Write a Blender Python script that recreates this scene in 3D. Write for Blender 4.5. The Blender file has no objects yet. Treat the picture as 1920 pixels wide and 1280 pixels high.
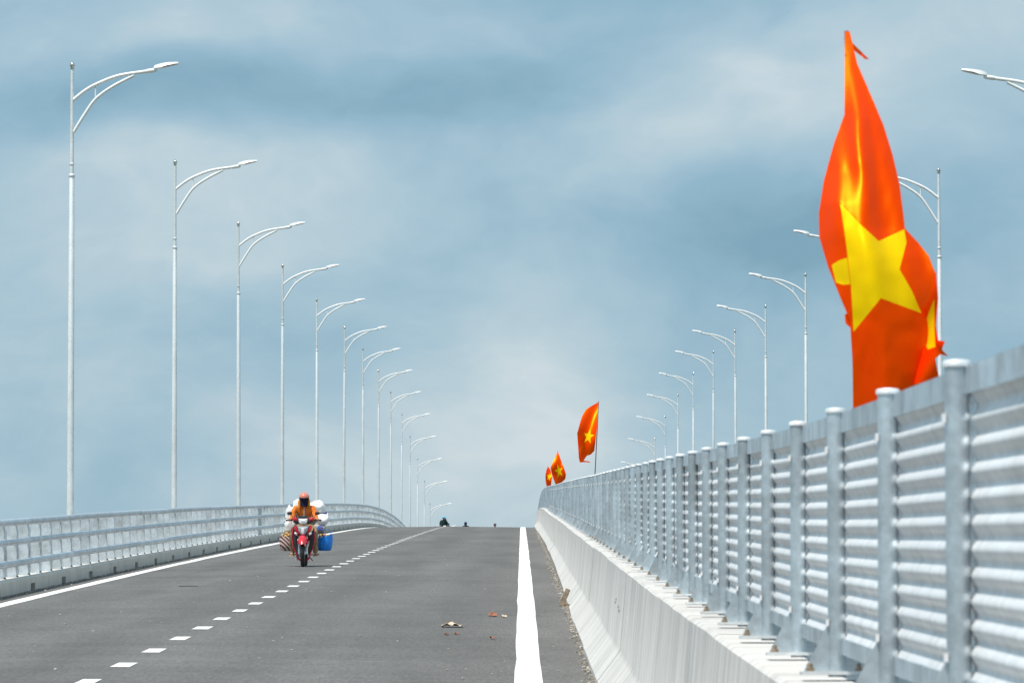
import bpy, bmesh, math, random
from math import sin, cos, pi, radians, sqrt, atan, atan2
from mathutils import Vector, Matrix, noise as mnoise
from mathutils.geometry import delaunay_2d_cdt

random.seed(7)
scn = bpy.context.scene
col = scn.collection

# ------------------------------------------------------------------ camera
F = 9600.0                      # focal length in pixels of a 1920 px wide frame
PITCH = atan(648 / F)
cam_d = bpy.data.cameras.new('camera'); cam = bpy.data.objects.new('camera', cam_d); col.objects.link(cam)
cam_d.sensor_width = 36.0; cam_d.lens = 180.0
cam_d.clip_start = 0.5; cam_d.clip_end = 20000
cam.location = (0, 0, 0)
cam.rotation_euler = (pi / 2 + PITCH, 0, 18 / F)
cam_d.dof.use_dof = True; cam_d.dof.focus_distance = 112; cam_d.dof.aperture_fstop = 17
scn.camera = cam

# ------------------------------------------------------------------ sun direction, world, exposure
SUN = Vector((-0.27, -0.33, 0.90)).normalized()
sun_el = math.asin(SUN.z); sun_az = atan2(SUN.x, SUN.y)

w = bpy.data.worlds.new('World'); scn.world = w; w.use_nodes = True
nt = w.node_tree; nt.nodes.clear()
class NB:                       # tiny node helper
    def __init__(s, nt): s.nt = nt; s.L = nt.links
    def n(s, t, **k):
        x = s.nt.nodes.new(t)
        for a, b in k.items(): setattr(x, a, b)
        return x
    def put(s, sock, v):
        if hasattr(v, 'is_linked') or isinstance(v, bpy.types.NodeSocket): s.L.new(v, sock)
        else: sock.default_value = v
    def m(s, op, a, b=0.0, c=None):
        x = s.n('ShaderNodeMath', operation=op); s.put(x.inputs[0], a); s.put(x.inputs[1], b)
        if c is not None: s.put(x.inputs[2], c)
        return x.outputs[0]
    def mix(s, f, a, b, bt='MIX'):
        x = s.n('ShaderNodeMix', data_type='RGBA', blend_type=bt)
        s.put(x.inputs[0], f); s.put(x.inputs[6], a); s.put(x.inputs[7], b); return x.outputs[2]
    def noise(s, vec, scale, detail=4, rough=.55, dist=0.0):
        x = s.n('ShaderNodeTexNoise'); x.inputs['Scale'].default_value = scale; x.inputs['Detail'].default_value = detail
        x.inputs['Roughness'].default_value = rough; x.inputs['Distortion'].default_value = dist
        if vec is not None: s.L.new(vec, x.inputs['Vector'])
        return x
    def ramp(s, fac, stops):
        x = s.n('ShaderNodeValToRGB'); e = x.color_ramp.elements
        while len(e) < len(stops): e.new(.5)
        for i, (p, c) in enumerate(stops):
            e[i].position = p; e[i].color = c if len(c) == 4 else (*c, 1)
        s.L.new(fac, x.inputs[0]); return x.outputs[0]
    def mapr(s, v, a, b, c, d, smooth=True):
        x = s.n('ShaderNodeMapRange'); x.interpolation_type = 'SMOOTHSTEP' if smooth else 'LINEAR'
        s.put(x.inputs[0], v)
        for i, q in enumerate((a, b, c, d)): x.inputs[1 + i].default_value = q
        return x.outputs[0]
    def vscale(s, v, sc):
        x = s.n('ShaderNodeVectorMath', operation='MULTIPLY'); s.L.new(v, x.inputs[0]); x.inputs[1].default_value = sc; return x.outputs[0]

W = NB(nt)
sky = W.n('ShaderNodeTexSky', sky_type='NISHITA'); sky.sun_disc = False
sky.sun_elevation = sun_el; sky.sun_rotation = sun_az; sky.air_density = 1.2; sky.dust_density = 2.0
tc = W.n('ShaderNodeTexCoord').outputs['Generated']
# broken cloud cover: soft banks drawn out sideways, in units of about 6 degrees
v1 = W.vscale(tc, (9.6, 9.6, 9.6))
warp = W.noise(W.vscale(v1, (1, 1, 1.6)), 1.3, 4, .55)
wv = W.n('ShaderNodeVectorMath', operation='SUBTRACT'); W.L.new(warp.outputs['Color'], wv.inputs[0]); wv.inputs[1].default_value = (.5, .5, .5)
wv2 = W.n('ShaderNodeVectorMath', operation='MULTIPLY_ADD'); W.L.new(wv.outputs[0], wv2.inputs[0]); wv2.inputs[1].default_value = (.55, .55, .32); W.L.new(v1, wv2.inputs[2])
sep = W.n('ShaderNodeSeparateXYZ'); W.L.new(wv2.outputs[0], sep.inputs[0])
n1 = W.noise(W.vscale(wv2.outputs[0], (.75, .75, 1.5)), 1.6, 6, .52).outputs[0]
cloud = W.m('MULTIPLY_ADD', W.m('SUBTRACT', n1, .5), 1.7, W.m('MULTIPLY_ADD', W.m('SUBTRACT', W.noise(W.vscale(wv2.outputs[0], (1, 1, 1.5)), 4.5, 5, .6).outputs[0], .5), .34, .5))
# the big banks: (u, v, half width, half height, amount) measured in the photograph, turned into directions
banks = [(820, 180, 430, 95, -.62), (150, 190, 320, 80, -.30), (330, 60, 420, 60, .25), (420, 330, 420, 120, .12), (1420, 240, 330, 110, .50), (1320, 470, 330, 110, -.38),
         (830, 400, 340, 120, .10), (1000, 690, 170, 150, .60), (560, 650, 300, 120, -.20), (120, 480, 260, 160, .08), (300, 780, 420, 90, .15), (1750, 480, 330, 220, -.16),
         (1650, 120, 300, 110, .22), (1500, 720, 330, 90, .18), (740, 850, 300, 90, .12), (1250, 620, 240, 70, -.12), (200, 600, 260, 70, -.20)]
for (u, v, a, b, k) in banks:
    dx = W.m('MULTIPLY', W.m('SUBTRACT', sep.outputs[0], (u - 978) / 1000), 1000 / a)
    dz = W.m('MULTIPLY', W.m('SUBTRACT', sep.outputs[2], (1288 - v) / 1000), 1000 / b)
    r2 = W.m('ADD', W.m('MULTIPLY', dx, dx), W.m('MULTIPLY', dz, dz))
    g = W.m('MULTIPLY', W.m('EXPONENT', W.m('MULTIPLY', r2, -.8), 0), W.m('GREATER_THAN', sep.outputs[1], 0))
    cloud = W.m('MULTIPLY_ADD', g, k * .78, cloud)
ccol = W.ramp(cloud, [(.0, (.19, .36, .485)), (.30, (.275, .458, .585)), (.56, (.372, .538, .648)), (.78, (.475, .612, .69)), (1, (.62, .71, .76))])
c10 = W.n('ShaderNodeVectorMath', operation='SCALE'); W.L.new(ccol, c10.inputs[0]); c10.inputs[3].default_value = 9.2
mixed = W.mix(.9, sky.outputs[0], c10.outputs[0])
bg = W.n('ShaderNodeBackground'); W.L.new(mixed, bg.inputs[0]); bg.inputs[1].default_value = 0.1
out = W.n('ShaderNodeOutputWorld'); W.L.new(bg.outputs[0], out.inputs[0])

sd = bpy.data.lights.new('sun', 'SUN'); sd.energy = 4.2; sd.angle = radians(.6); sd.color = (1, .955, .88)
so = bpy.data.objects.new('sun', sd); col.objects.link(so)
so.rotation_euler = SUN.to_track_quat('Z', 'Y').to_euler(); so.location = SUN * 200

scn.render.engine = 'CYCLES'
scn.view_settings.view_transform = 'Standard'; scn.view_settings.look = 'None'
scn.view_settings.gamma = 1; scn.view_settings.exposure = 0.18; scn.view_settings.use_curve_mapping = False

# ------------------------------------------------------------------ longitudinal profile of the bridge (natural spline)
KN = [0, 60, 110, 150, 190, 230, 270, 320, 380, 450, 540]
KZ = [-1.773, 0.687, 2.673, 4.19, 5.667, 7.107, 8.405, 9.495, 9.685, 8.393, 5.236]
def _nat(kn, zk):
    n = len(kn); h = [kn[i + 1] - kn[i] for i in range(n - 1)]
    a = [0.0] * n; b = [1.0] * n; c = [0.0] * n; d = [0.0] * n
    for i in range(1, n - 1):
        a[i] = h[i - 1]; b[i] = 2 * (h[i - 1] + h[i]); c[i] = h[i]
        d[i] = 6 * ((zk[i + 1] - zk[i]) / h[i] - (zk[i] - zk[i - 1]) / h[i - 1])
    for i in range(1, n):
        q = a[i] / b[i - 1]; b[i] -= q * c[i - 1]; d[i] -= q * d[i - 1]
    M = [0.0] * n; M[-1] = d[-1] / b[-1]
    for i in range(n - 2, -1, -1): M[i] = (d[i] - c[i] * M[i + 1]) / b[i]
    return M
KM = _nat(KN, KZ)
def zr(y):
    if y < 0: return KZ[0] + 0.0411 * y
    if y > 540: return KZ[-1] - .0386 * (y - 540)
    i = 0
    while i < len(KN) - 2 and y > KN[i + 1]: i += 1
    h = KN[i + 1] - KN[i]; a = (KN[i + 1] - y) / h; c = (y - KN[i]) / h
    return a * KZ[i] + c * KZ[i + 1] + ((a ** 3 - a) * KM[i] + (c ** 3 - c) * KM[i + 1]) * h * h / 6
def road_z(x, y): return zr(y) + .045 - .0125 * abs(x + 3.65)
RY = [-60, 8, 11, 12.65, 15.1, 17.55, 20, 31, 45, 60, 75, 110, 157, 200, 273, 320, 900]; RD = [.20, .175, .145, .125, .095, .07, .05, 0, -.04, -.08, -.12, -.17, -.18, -.12, -.02, 0, 0]
def dzr(y):                     # the median wall is laid a little off the carriageway's own grade
    for i in range(len(RY) - 1):
        if y <= RY[i + 1]:
            t = (y - RY[i]) / (RY[i + 1] - RY[i]); t = t * t * (3 - 2 * t) if False else t
            return RD[i] + (RD[i + 1] - RD[i]) * t
    return 0
def zw(y): return zr(y) + (dzr(y - 1.2) + dzr(y) + dzr(y + 1.2)) / 3
def slope(fn, y): return (fn(y + 1) - fn(y - 1)) / 2

# ------------------------------------------------------------------ object helpers
def link(o, parent=None):
    col.objects.link(o)
    if parent is not None: o.parent = parent
    return o
def tag(o, label=None, cat=None, group=None, kind=None):
    if label: o['label'] = label
    if cat: o['category'] = cat
    if group: o['group'] = group
    if kind: o['kind'] = kind
    return o
def empty(name, loc=(0, 0, 0), rot=(0, 0, 0)):
    o = bpy.data.objects.new(name, None); o.location = loc; o.rotation_euler = rot; o.empty_display_size = .1
    return link(o)
class MB:
    def __init__(s): s.v = []; s.f = []; s.mi = []; s.cur = 0
    def add(s, vs, fs):
        b = len(s.v); s.v += [tuple(p) for p in vs]
        for q in fs: s.f.append(tuple(i + b for i in q)); s.mi.append(s.cur)
        return s
    def box(s, c, d, rot=None):
        hx, hy, hz = d[0] / 2, d[1] / 2, d[2] / 2
        P = [Vector((x, y, z)) for x in (-hx, hx) for y in (-hy, hy) for z in (-hz, hz)]
        if rot is not None: P = [rot @ p for p in P]
        P = [p + Vector(c) for p in P]
        return s.add(P, [(0, 1, 3, 2), (4, 6, 7, 5), (0, 4, 5, 1), (2, 3, 7, 6), (0, 2, 6, 4), (1, 5, 7, 3)])
    def tube(s, pts, rad, n=8, caps=True, flat=None):
        pts = [Vector(p) for p in pts]; m = len(pts)
        if not hasattr(rad, '__len__'): rad = [rad] * m
        up = None; rings = []
        for i, p in enumerate(pts):
            t = (pts[min(i + 1, m - 1)] - pts[max(i - 1, 0)])
            t = t.normalized() if t.length > 1e-9 else Vector((0, 0, 1))
            if up is None:
                up = Vector((0, 0, 1)) if abs(t.z) < .9 else Vector((1, 0, 0))
            a = up - t * up.dot(t)
            if a.length < 1e-6: a = t.orthogonal()
            a.normalize(); up = a; b = t.cross(a)
            fa, fb = flat if flat else (1, 1)
            rings.append([p + a * (rad[i] * fa * cos(2 * pi * k / n)) + b * (rad[i] * fb * sin(2 * pi * k / n)) for k in range(n)])
        V = [q for r in rings for q in r]; Fs = []
        for i in range(m - 1):
            for k in range(n):
                k2 = (k + 1) % n; Fs.append((i * n + k, i * n + k2, (i + 1) * n + k2, (i + 1) * n + k))
        if caps: Fs.append(tuple(range(n - 1, -1, -1))); Fs.append(tuple((m - 1) * n + k for k in range(n)))
        return s.add(V, Fs)
    def lathe(s, prof, c=(0, 0, 0), n=16, axis='Z', cap=True):
        V = []; Fs = []; m = len(prof)
        for r, h in prof:
            for k in range(n):
                a = 2 * pi * k / n; p = (r * cos(a), r * sin(a), h)
                if axis == 'X': p = (h, p[0], p[1])
                elif axis == 'Y': p = (p[0], h, p[1])
                V.append((p[0] + c[0], p[1] + c[1], p[2] + c[2]))
        for i in range(m - 1):
            for k in range(n):
                k2 = (k + 1) % n; Fs.append((i * n + k, i * n + k2, (i + 1) * n + k2, (i + 1) * n + k))
        if cap: Fs.append(tuple(range(n - 1, -1, -1))); Fs.append(tuple((m - 1) * n + k for k in range(n)))
        return s.add(V, Fs)
    def blob(s, c, d, nu=16, nv=10, nz=0.0, sc=6.0, seed=0, power=1.0, rot=None):
        V = []; Fs = []
        for j in range(nv + 1):
            th = pi * j / nv
            for i in range(nu):
                ph = 2 * pi * i / nu
                p = Vector((sin(th) * cos(ph), sin(th) * sin(ph), cos(th)))
                if power != 1.0: p = Vector([math.copysign(abs(q) ** power, q) for q in p])
                if nz:
                    q = Vector((p.x * d[0], p.y * d[1], p.z * d[2])) * sc + Vector((seed * 7.1, seed * 3.3, seed * 1.7))
                    p = p * (1 + nz * (mnoise.noise(q) + .5 * mnoise.noise(q * 2.3)))
                p = Vector((p.x * d[0], p.y * d[1], p.z * d[2]))
                if rot is not None: p = rot @ p
                V.append(p + Vector(c))
        for j in range(nv):
            for i in range(nu):
                i2 = (i + 1) % nu; Fs.append((j * nu + i, (j + 1) * nu + i, (j + 1) * nu + i2, j * nu + i2))
        return s.add(V, Fs)
    def sweep_y(s, prof, ys, zf, x0=0.0, closed=True, caps=True):
        """extrude a cross-section (x,z) along the road"""
        n = len(prof); V = []; Fs = []
        for y in ys:
            z0 = zf(y)
            for (x, z) in prof: V.append((x0 + x, y, z0 + z))
        for i in range(len(ys) - 1):
            for k in range(n if closed else n - 1):
                k2 = (k + 1) % n; Fs.append((i * n + k, (i + 1) * n + k, (i + 1) * n + k2, i * n + k2))
        if caps and closed: Fs.append(tuple(range(n))); Fs.append(tuple((len(ys) - 1) * n + k for k in range(n - 1, -1, -1)))
        return s.add(V, Fs)
    def mesh(s, name, mats, smooth=None):
        me = bpy.data.meshes.new(name); me.from_pydata(s.v, [], s.f)
        if not isinstance(mats, (list, tuple)): mats = [mats]
        for m in mats: me.materials.append(m)
        if len(mats) > 1: me.polygons.foreach_set('material_index', s.mi)
        bm = bmesh.new(); bm.from_mesh(me); bmesh.ops.recalc_face_normals(bm, faces=bm.faces[:])
        if smooth is not None:
            ang = radians(smooth)
            for f_ in bm.faces: f_.smooth = True
            for e in bm.edges:
                if len(e.link_faces) == 2 and e.calc_face_angle(0) > ang: e.smooth = False
        bm.to_mesh(me); bm.free(); me.update(); return me
    def build(s, name, mats, parent=None, smooth=None):
        return link(bpy.data.objects.new(name, s.mesh(name, mats, smooth)), parent)
def inst(name, me, parent=None, loc=(0, 0, 0), rot=(0, 0, 0), sc=(1, 1, 1)):
    o = bpy.data.objects.new(name, me); o.location = loc; o.rotation_euler = rot; o.scale = sc
    return link(o, parent)
def frange(a, b, st):
    n = max(1, int(math.ceil((b - a) / st - 1e-6))); return [a + (b - a) * i / n for i in range(n + 1)]

# ------------------------------------------------------------------ materials
def mat(name):
    m = bpy.data.materials.new(name); m.use_nodes = True; N = NB(m.node_tree)
    b = m.node_tree.nodes['Principled BSDF']; return m, N, b
def plain(name, c, rough=.6, metal=0.0, var=.12, scale=9.0, spec=.5, bump=0.0, bscale=60, coat=0):
    m, N, b = mat(name)
    co = N.n('ShaderNodeTexCoord').outputs['Object']
    nz = N.noise(co, scale, 5, .6).outputs[0]
    f = N.mapr(nz, .3, .7, 1 - var, 1 + var)
    cc = N.n('ShaderNodeVectorMath', operation='SCALE'); cc.inputs[0].default_value = c; N.L.new(f, cc.inputs[3])
    N.L.new(cc.outputs[0], b.inputs['Base Color'])
    b.inputs['Roughness'].default_value = rough; b.inputs['Metallic'].default_value = metal
    b.inputs['Specular IOR Level'].default_value = spec; b.inputs['Coat Weight'].default_value = coat
    if bump:
        bn = N.n('ShaderNodeBump'); bn.inputs['Strength'].default_value = bump; bn.inputs['Distance'].default_value = .01
        N.L.new(N.noise(co, bscale, 3).outputs[0], bn.inputs['Height']); N.L.new(bn.outputs[0], b.inputs['Normal'])
    return m
def asphalt():
    m, N, b = mat('asphalt')
    co = N.n('ShaderNodeTexCoord').outputs['Object']
    big = N.noise(N.vscale(co, (.5, .05, .5)), 1.6, 5, .6).outputs[0]             # long lengthwise wear
    cross = N.noise(N.vscale(co, (.06, .55, 1)), 1.0, 5, .65).outputs[0]          # laying marks across
    grain = N.noise(N.vscale(co, (1, .09, 1)), 30, 4, .75).outputs[0]
    fine = N.noise(co, 160, 3, .7).outputs[0]
    spk = N.noise(N.vscale(co, (1, .45, 1)), 26, 2, .5).outputs[0]
    v = N.m('MULTIPLY', N.mapr(big, .3, .7, .86, 1.13), N.mapr(cross, .3, .7, .93, 1.06))
    v = N.m('MULTIPLY', v, N.mapr(grain, .28, .72, .72, 1.28, False))
    v = N.m('MULTIPLY', v, N.mapr(fine, .25, .75, .72, 1.28, False))
    sx0 = N.n('ShaderNodeSeparateXYZ'); N.L.new(co, sx0.inputs[0])
    trk = N.m('SINE', N.m('MULTIPLY_ADD', sx0.outputs[0], 3.46, .5), 0)
    v = N.m('MULTIPLY', v, N.mapr(trk, -1, 1, .95, 1.04))
    v = N.m('ADD', v, N.mapr(spk, .70, .78, 0, .8))
    cc = N.n('ShaderNodeVectorMath', operation='SCALE'); cc.inputs[0].default_value = (.130, .126, .123); N.L.new(v, cc.inputs[3])
    sj = N.n('ShaderNodeSeparateXYZ'); N.L.new(co, sj.inputs[0]); jn = N.noise(N.vscale(co, (1.1, .4, 1)), 1.0, 4, .7).outputs[0]
    yj = N.m('MULTIPLY_ADD', N.m('SUBTRACT', jn, .5), .25, sj.outputs[1])
    fr = N.m('ABSOLUTE', N.m('SUBTRACT', N.m('FRACT', N.m('MULTIPLY_ADD', yj, 1 / 11.7, .33), 0), .5), 0)
    jl = N.m('MULTIPLY', N.mapr(fr, .004, .012, 1, 0), N.mapr(jn, .42, .62, 0, .35))
    jd = N.m('MULTIPLY', N.mapr(N.m('ABSOLUTE', N.m('SUBTRACT', fr, .35), 0), .002, .009, 1, 0), N.mapr(jn, .58, .40, 0, .40))
    cj = N.mix(jd, N.mix(jl, cc.outputs[0], (.22, .215, .21, 1)), (.07, .07, .072, 1))
    # dust that gathers in the gutters
    sx = N.n('ShaderNodeSeparateXYZ'); N.L.new(co, sx.inputs[0])
    e1 = N.mapr(sx.outputs[0], .40, .62, 0, 1); e2 = N.mapr(sx.outputs[0], -7.35, -7.6, 0, 1)
    dn = N.mapr(N.noise(co, 5, 5, .7).outputs[0], .45, .65, 0, .6)
    d = N.m('MULTIPLY', N.m('MAXIMUM', e1, e2), dn)
    N.L.new(N.mix(d, cj, (.19, .172, .15, 1)), b.inputs['Base Color'])
    b.inputs['Roughness'].default_value = .9; b.inputs['Specular IOR Level'].default_value = .25
    bn = N.n('ShaderNodeBump'); bn.inputs['Strength'].default_value = .5; bn.inputs['Distance'].default_value = .006
    N.L.new(grain, bn.inputs['Height']); N.L.new(bn.outputs[0], b.inputs['Normal']); return m
def paint():
    m, N, b = mat('road_paint')
    co = N.n('ShaderNodeTexCoord').outputs['Object']
    n_ = N.noise(N.vscale(co, (1, .3, 1)), 22, 5, .7).outputs[0]
    c = N.ramp(n_, [(.30, (.66, .66, .64)), (.42, (.80, .80, .78)), (1, (.84, .84, .82))])
    N.L.new(c, b.inputs['Base Color']); b.inputs['Roughness'].default_value = .6; return m
def concrete(name, base, streak=1.0, wear=True):
    m, N, b = mat(name)
    co = N.n('ShaderNodeTexCoord').outputs['Object']
    s1 = N.noise(N.vscale(co, (.5, 9, .35)), 1.0, 5, .62).outputs[0]              # runs down the face
    s2 = N.noise(N.vscale(co, (1, 46, .6)), 1.0, 3, .6).outputs[0]
    s3 = N.noise(N.vscale(co, (.6, .6, .6)), 1.2, 5, .6).outputs[0]
    s4 = N.noise(co, 55, 4, .7).outputs[0]
    v = N.m('MULTIPLY', N.mapr(s1, .3, .7, 1 - .18 * streak, 1 + .12 * streak), N.mapr(s2, .28, .72, 1 - .12 * streak, 1 + .10 * streak))
    v = N.m('MULTIPLY', v, N.mapr(s3, .3, .7, .92, 1.07)); v = N.m('MULTIPLY', v, N.mapr(s4, .3, .7, .94, 1.05))
    lines = N.mapr(N.noise(N.vscale(co, (.8, 30, 1.4)), 1.0, 2, .5).outputs[0], .70, .76, 0, .35 * streak)
    cc = N.n('ShaderNodeVectorMath', operation='SCALE'); cc.inputs[0].default_value = base; N.L.new(v, cc.inputs[3])
    c1 = N.mix(N.mapr(s3, .35, .65, 0, .35), cc.outputs[0], (base[0] * 1.05, base[1] * .98, base[2] * .95, 1))
    N.L.new(N.mix(lines, c1, (base[0] * .4, base[1] * .4, base[2] * .4, 1)), b.inputs['Base Color'])
    b.inputs['Roughness'].default_value = .85; b.inputs['Specular IOR Level'].default_value = .3
    bn = N.n('ShaderNodeBump'); bn.inputs['Strength'].default_value = .35; bn.inputs['Distance'].default_value = .01
    N.L.new(s4, bn.inputs['Height']); N.L.new(bn.outputs[0], b.inputs['Normal']); return m
def galv(name, base=(.60, .64, .67), rough=.42, metal=.75, patch=.25, sc=2.2, streak=0.0, rust=0.0):
    m, N, b = mat(name)
    gi = N.n('ShaderNodeObjectInfo')
    co0 = N.n('ShaderNodeTexCoord').outputs['Object']
    ad = N.n('ShaderNodeVectorMath', operation='ADD'); N.L.new(co0, ad.inputs[0])
    rv = N.n('ShaderNodeVectorMath', operation='SCALE'); rv.inputs[0].default_value = (31, 17, 23); N.L.new(gi.outputs['Random'], rv.inputs[3]); N.L.new(rv.outputs[0], ad.inputs[1])
    co = ad.outputs[0]
    p1 = N.noise(co, sc, 5, .65).outputs[0]; p2 = N.noise(co, sc * 14, 4, .7).outputs[0]
    v = N.m('MULTIPLY', N.mapr(p1, .3, .72, 1 - patch, 1 + patch), N.mapr(p2, .3, .7, .9, 1.1))
    v = N.m('MULTIPLY', v, N.mapr(gi.outputs['Random'], 0, 1, .93, 1.06, False))
    if streak:
        st = N.noise(N.vscale(co, (1, 70, 2.5)), 1.0, 3, .7).outputs[0]; v = N.m('MULTIPLY', v, N.mapr(st, .3, .7, 1 - streak, 1 + streak))
        st2 = N.noise(N.vscale(co, (1, 190, 5)), 1.0, 2, .7).outputs[0]; v = N.m('MULTIPLY', v, N.mapr(st2, .3, .7, 1 - streak * .7, 1 + streak * .7))
    cc = N.n('ShaderNodeVectorMath', operation='SCALE'); cc.inputs[0].default_value = base; N.L.new(v, cc.inputs[3])
    cl = cc.outputs[0]
    if streak:
        bn = N.n('ShaderNodeBump'); bn.inputs['Strength'].default_value = .5; bn.inputs['Distance'].default_value = .004
        N.L.new(st2, bn.inputs['Height']); N.L.new(bn.outputs[0], b.inputs['Normal'])
    if rust:
        cl = N.mix(N.mapr(N.noise(co, 7, 4, .6).outputs[0], .68, .74, 0, rust), cl, (.26, .13, .07, 1))
    N.L.new(cl, b.inputs['Base Color'])
    b.inputs['Metallic'].default_value = metal
    N.L.new(N.mapr(p1, .3, .7, rough + .1, rough - .08), b.inputs['Roughness'])
    return m
M = {}
M['asphalt'] = asphalt(); M['paint'] = paint()
M['wall'] = concrete('barrier_concrete', (.57, .565, .55), 1.6)
M['kerb'] = concrete('kerb_concrete', (.64, .61, .56), .7)
M['deck'] = concrete('deck_concrete', (.36, .355, .34), .4)
M['galv'] = galv('galvanised_steel', (.54, .60, .64), .42, .72, .30, rust=.35)
M['rail'] = galv('railing_steel', (.58, .63, .67), .42, .6, .10, 1.2)
M['plate'] = galv('railing_plate', (.58, .63, .665), .45, .5, .26, 3.2)
M['sheet'] = galv('corrugated_sheet', (.75, .765, .78), .42, .2, .10, 2.0, .18)
M['lamp'] = galv('lamp_steel', (.74, .76, .775), .45, .25, .10, 2.4)
M['lampw'] = plain('lamp_paint', (.78, .79, .80), .35, 0, .05)
M['chrome'] = plain('polished_steel', (.72, .70, .68), .18, 1.0, .04)
M['rustbolt'] = plain('weathered_bolt', (.30, .22, .14), .7, .3, .35, 60)
M['glass'] = plain('lamp_lens', (.55, .57, .58), .2)
M['black'] = plain('black_rubber', (.018, .018, .02), .75, 0, .3, 30)
M['dark'] = plain('dark_plastic', (.03, .03, .034), .45, 0, .2)
M['earth'] = plain('ground_green', (.10, .12, .06), .95, 0, .5, .02)

# ================================================================== the setting
g = MB(); g.add([(-15000, -15000, -14), (15000, -15000, -14), (15000, 15000, -14), (-15000, 15000, -14)], [(0, 1, 2, 3)])
tag(g.build('ground', M['earth']), kind='structure')
YS = frange(-30, 600, 3)
def sheet(x0, x1, zf, mname, name, nx=6, lift=0.0):
    b = MB(); xs = [x0 + (x1 - x0) * i / nx for i in range(nx + 1)]
    V = [(x, y, zf(x, y) + lift) for y in YS for x in xs]
    b.add(V, [(j * (nx + 1) + i, j * (nx + 1) + i + 1, (j + 1) * (nx + 1) + i + 1, (j + 1) * (nx + 1) + i) for j in range(len(YS) - 1) for i in range(nx)])
    return b.build(name, mname, smooth=40)
road = tag(sheet(-7.90, .80, road_z, M['asphalt'], 'road', 14), kind='structure')
far_z = lambda x, y: zr(y) - .18 - .02 * max(0, x - 1.5)
tag(sheet(1.2, 9.6, far_z, M['asphalt'], 'opposite_road', 4), kind='structure')
d = MB(); d.sweep_y([(-9.05, -.10), (-7.8, -.10), (-7.7, -.30), (9.5, -.45), (10.6, -.42), (10.6, -.75), (7, -1.6), (-6, -1.6), (-9.05, -.75)], YS, zr)
tag(d.build('bridge_deck', M['deck']), kind='structure')
# painted lines: edge lines and the broken lane line
def stripe(x0, x1, y0, y1, wob=0.0, lift=.004):
    b = MB(); ys = frange(y0, y1, 3.0 if y1 - y0 > 6 else 1.5); V = []
    for y in ys:
        for x, sd_ in ((x0, 1), (x1, 2)):
            xx = x + (wob * mnoise.noise((y * .21, sd_ * 9.1, 0)) if wob else 0)
            V.append((xx, y, road_z(x, y) + lift))
    return b.add(V, [(2 * i, 2 * i + 1, 2 * i + 3, 2 * i + 2) for i in range(len(ys) - 1)])
stripe(-.058, .178, 5, 420, .016).build('edge_line', M['paint'], road)
stripe(-7.33, -7.10, 5, 420, .03).build('edge_line', M['paint'], road)
for k in range(-3, 66):
    y = 43.2 + 3.87 * k
    o = stripe(-3.735 + random.uniform(-.01, .01), -3.565 + random.uniform(-.01, .01), y - .55, y + .55 + random.uniform(-.04, .04))
    o.build('lane_dash', M['paint'], road)

# ------------------------------------------------------------------ left kerb with drain slots
kerb = empty('concrete_kerb', (-8.0, 60, zr(60)))
tag(kerb, 'long low grey concrete kerb with small square drain slots under the left railing', 'kerb')
def kid(b, name, m, par, smooth=None):
    o = b.build(name, m, None, smooth); o.parent = par; o.matrix_parent_inverse = Matrix.Translation(-Vector(par.location)); return o
kz = lambda y: zr(y) - .09
KX = -7.75
b = MB()
b.sweep_y([(KX, .20), (KX, .285), (KX - .025, .31), (KX - .62, .31), (KX - .62, .20)], YS, kz)
dr = [81.3 + 5.45 * k for k in range(-15, 70)]
prev = -30
for y in dr:
    ys = frange(prev, y - .36, 2.0)
    b.sweep_y([(KX, -.3), (KX, .20), (KX - .62, .20), (KX - .62, -.3)], ys, kz); prev = y + .36
b.sweep_y([(KX, -.3), (KX, .20), (KX - .62, .20), (KX - .62, -.3)], frange(prev, 600, 2), kz)
kid(b, 'kerb_wall', M['kerb'], kerb)
slot_me = MB().box((0, 0, 0), (.02, .72, .40)).mesh('drain_slot_shade', M['black'])  # black plate inside each opening stands in for the shade there
for y in dr:
    if 60 < y < 330:
        o = inst('drain_slot_shade', slot_me, None, (KX - .16, y, kz(y) - .035)); o.parent = kerb; o.matrix_parent_inverse = Matrix.Translation(-Vector(kerb.location))

# ------------------------------------------------------------------ left steel railing
rail = empty('steel_railing', (-8.0, 60, zr(60) + .29))
tag(rail, 'galvanised steel railing with three horizontal rails on plate posts along the left kerb', 'railing')
def under(o, par):
    o.parent = par; o.matrix_parent_inverse = Matrix.Translation(-Vector(par.location)); return o
RXc = -8.0
def rail_prof(h, wd): return [(wd * cos(a) * (1 if abs(cos(a)) < .9 else 1), h * math.copysign(abs(sin(a)) ** .8, sin(a))) for a in [2 * pi * k / 14 for k in range(14)]]
for hgt, hh in ((.885, .055), (.575, .05), (.245, .055)):
    y = 2.0
    while y < 420:
        y1 = y + 8.0
        jig = random.uniform(-.006, .006)
        bb = MB(); bb.sweep_y(rail_prof(hh, .05), frange(y + .012, y1 - .012, 2), lambda q: zr(q) + .205 + jig + hgt, RXc + .10)
        under(bb.build('rail', M['rail'], None, 40), rail)
        y = y1
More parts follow.
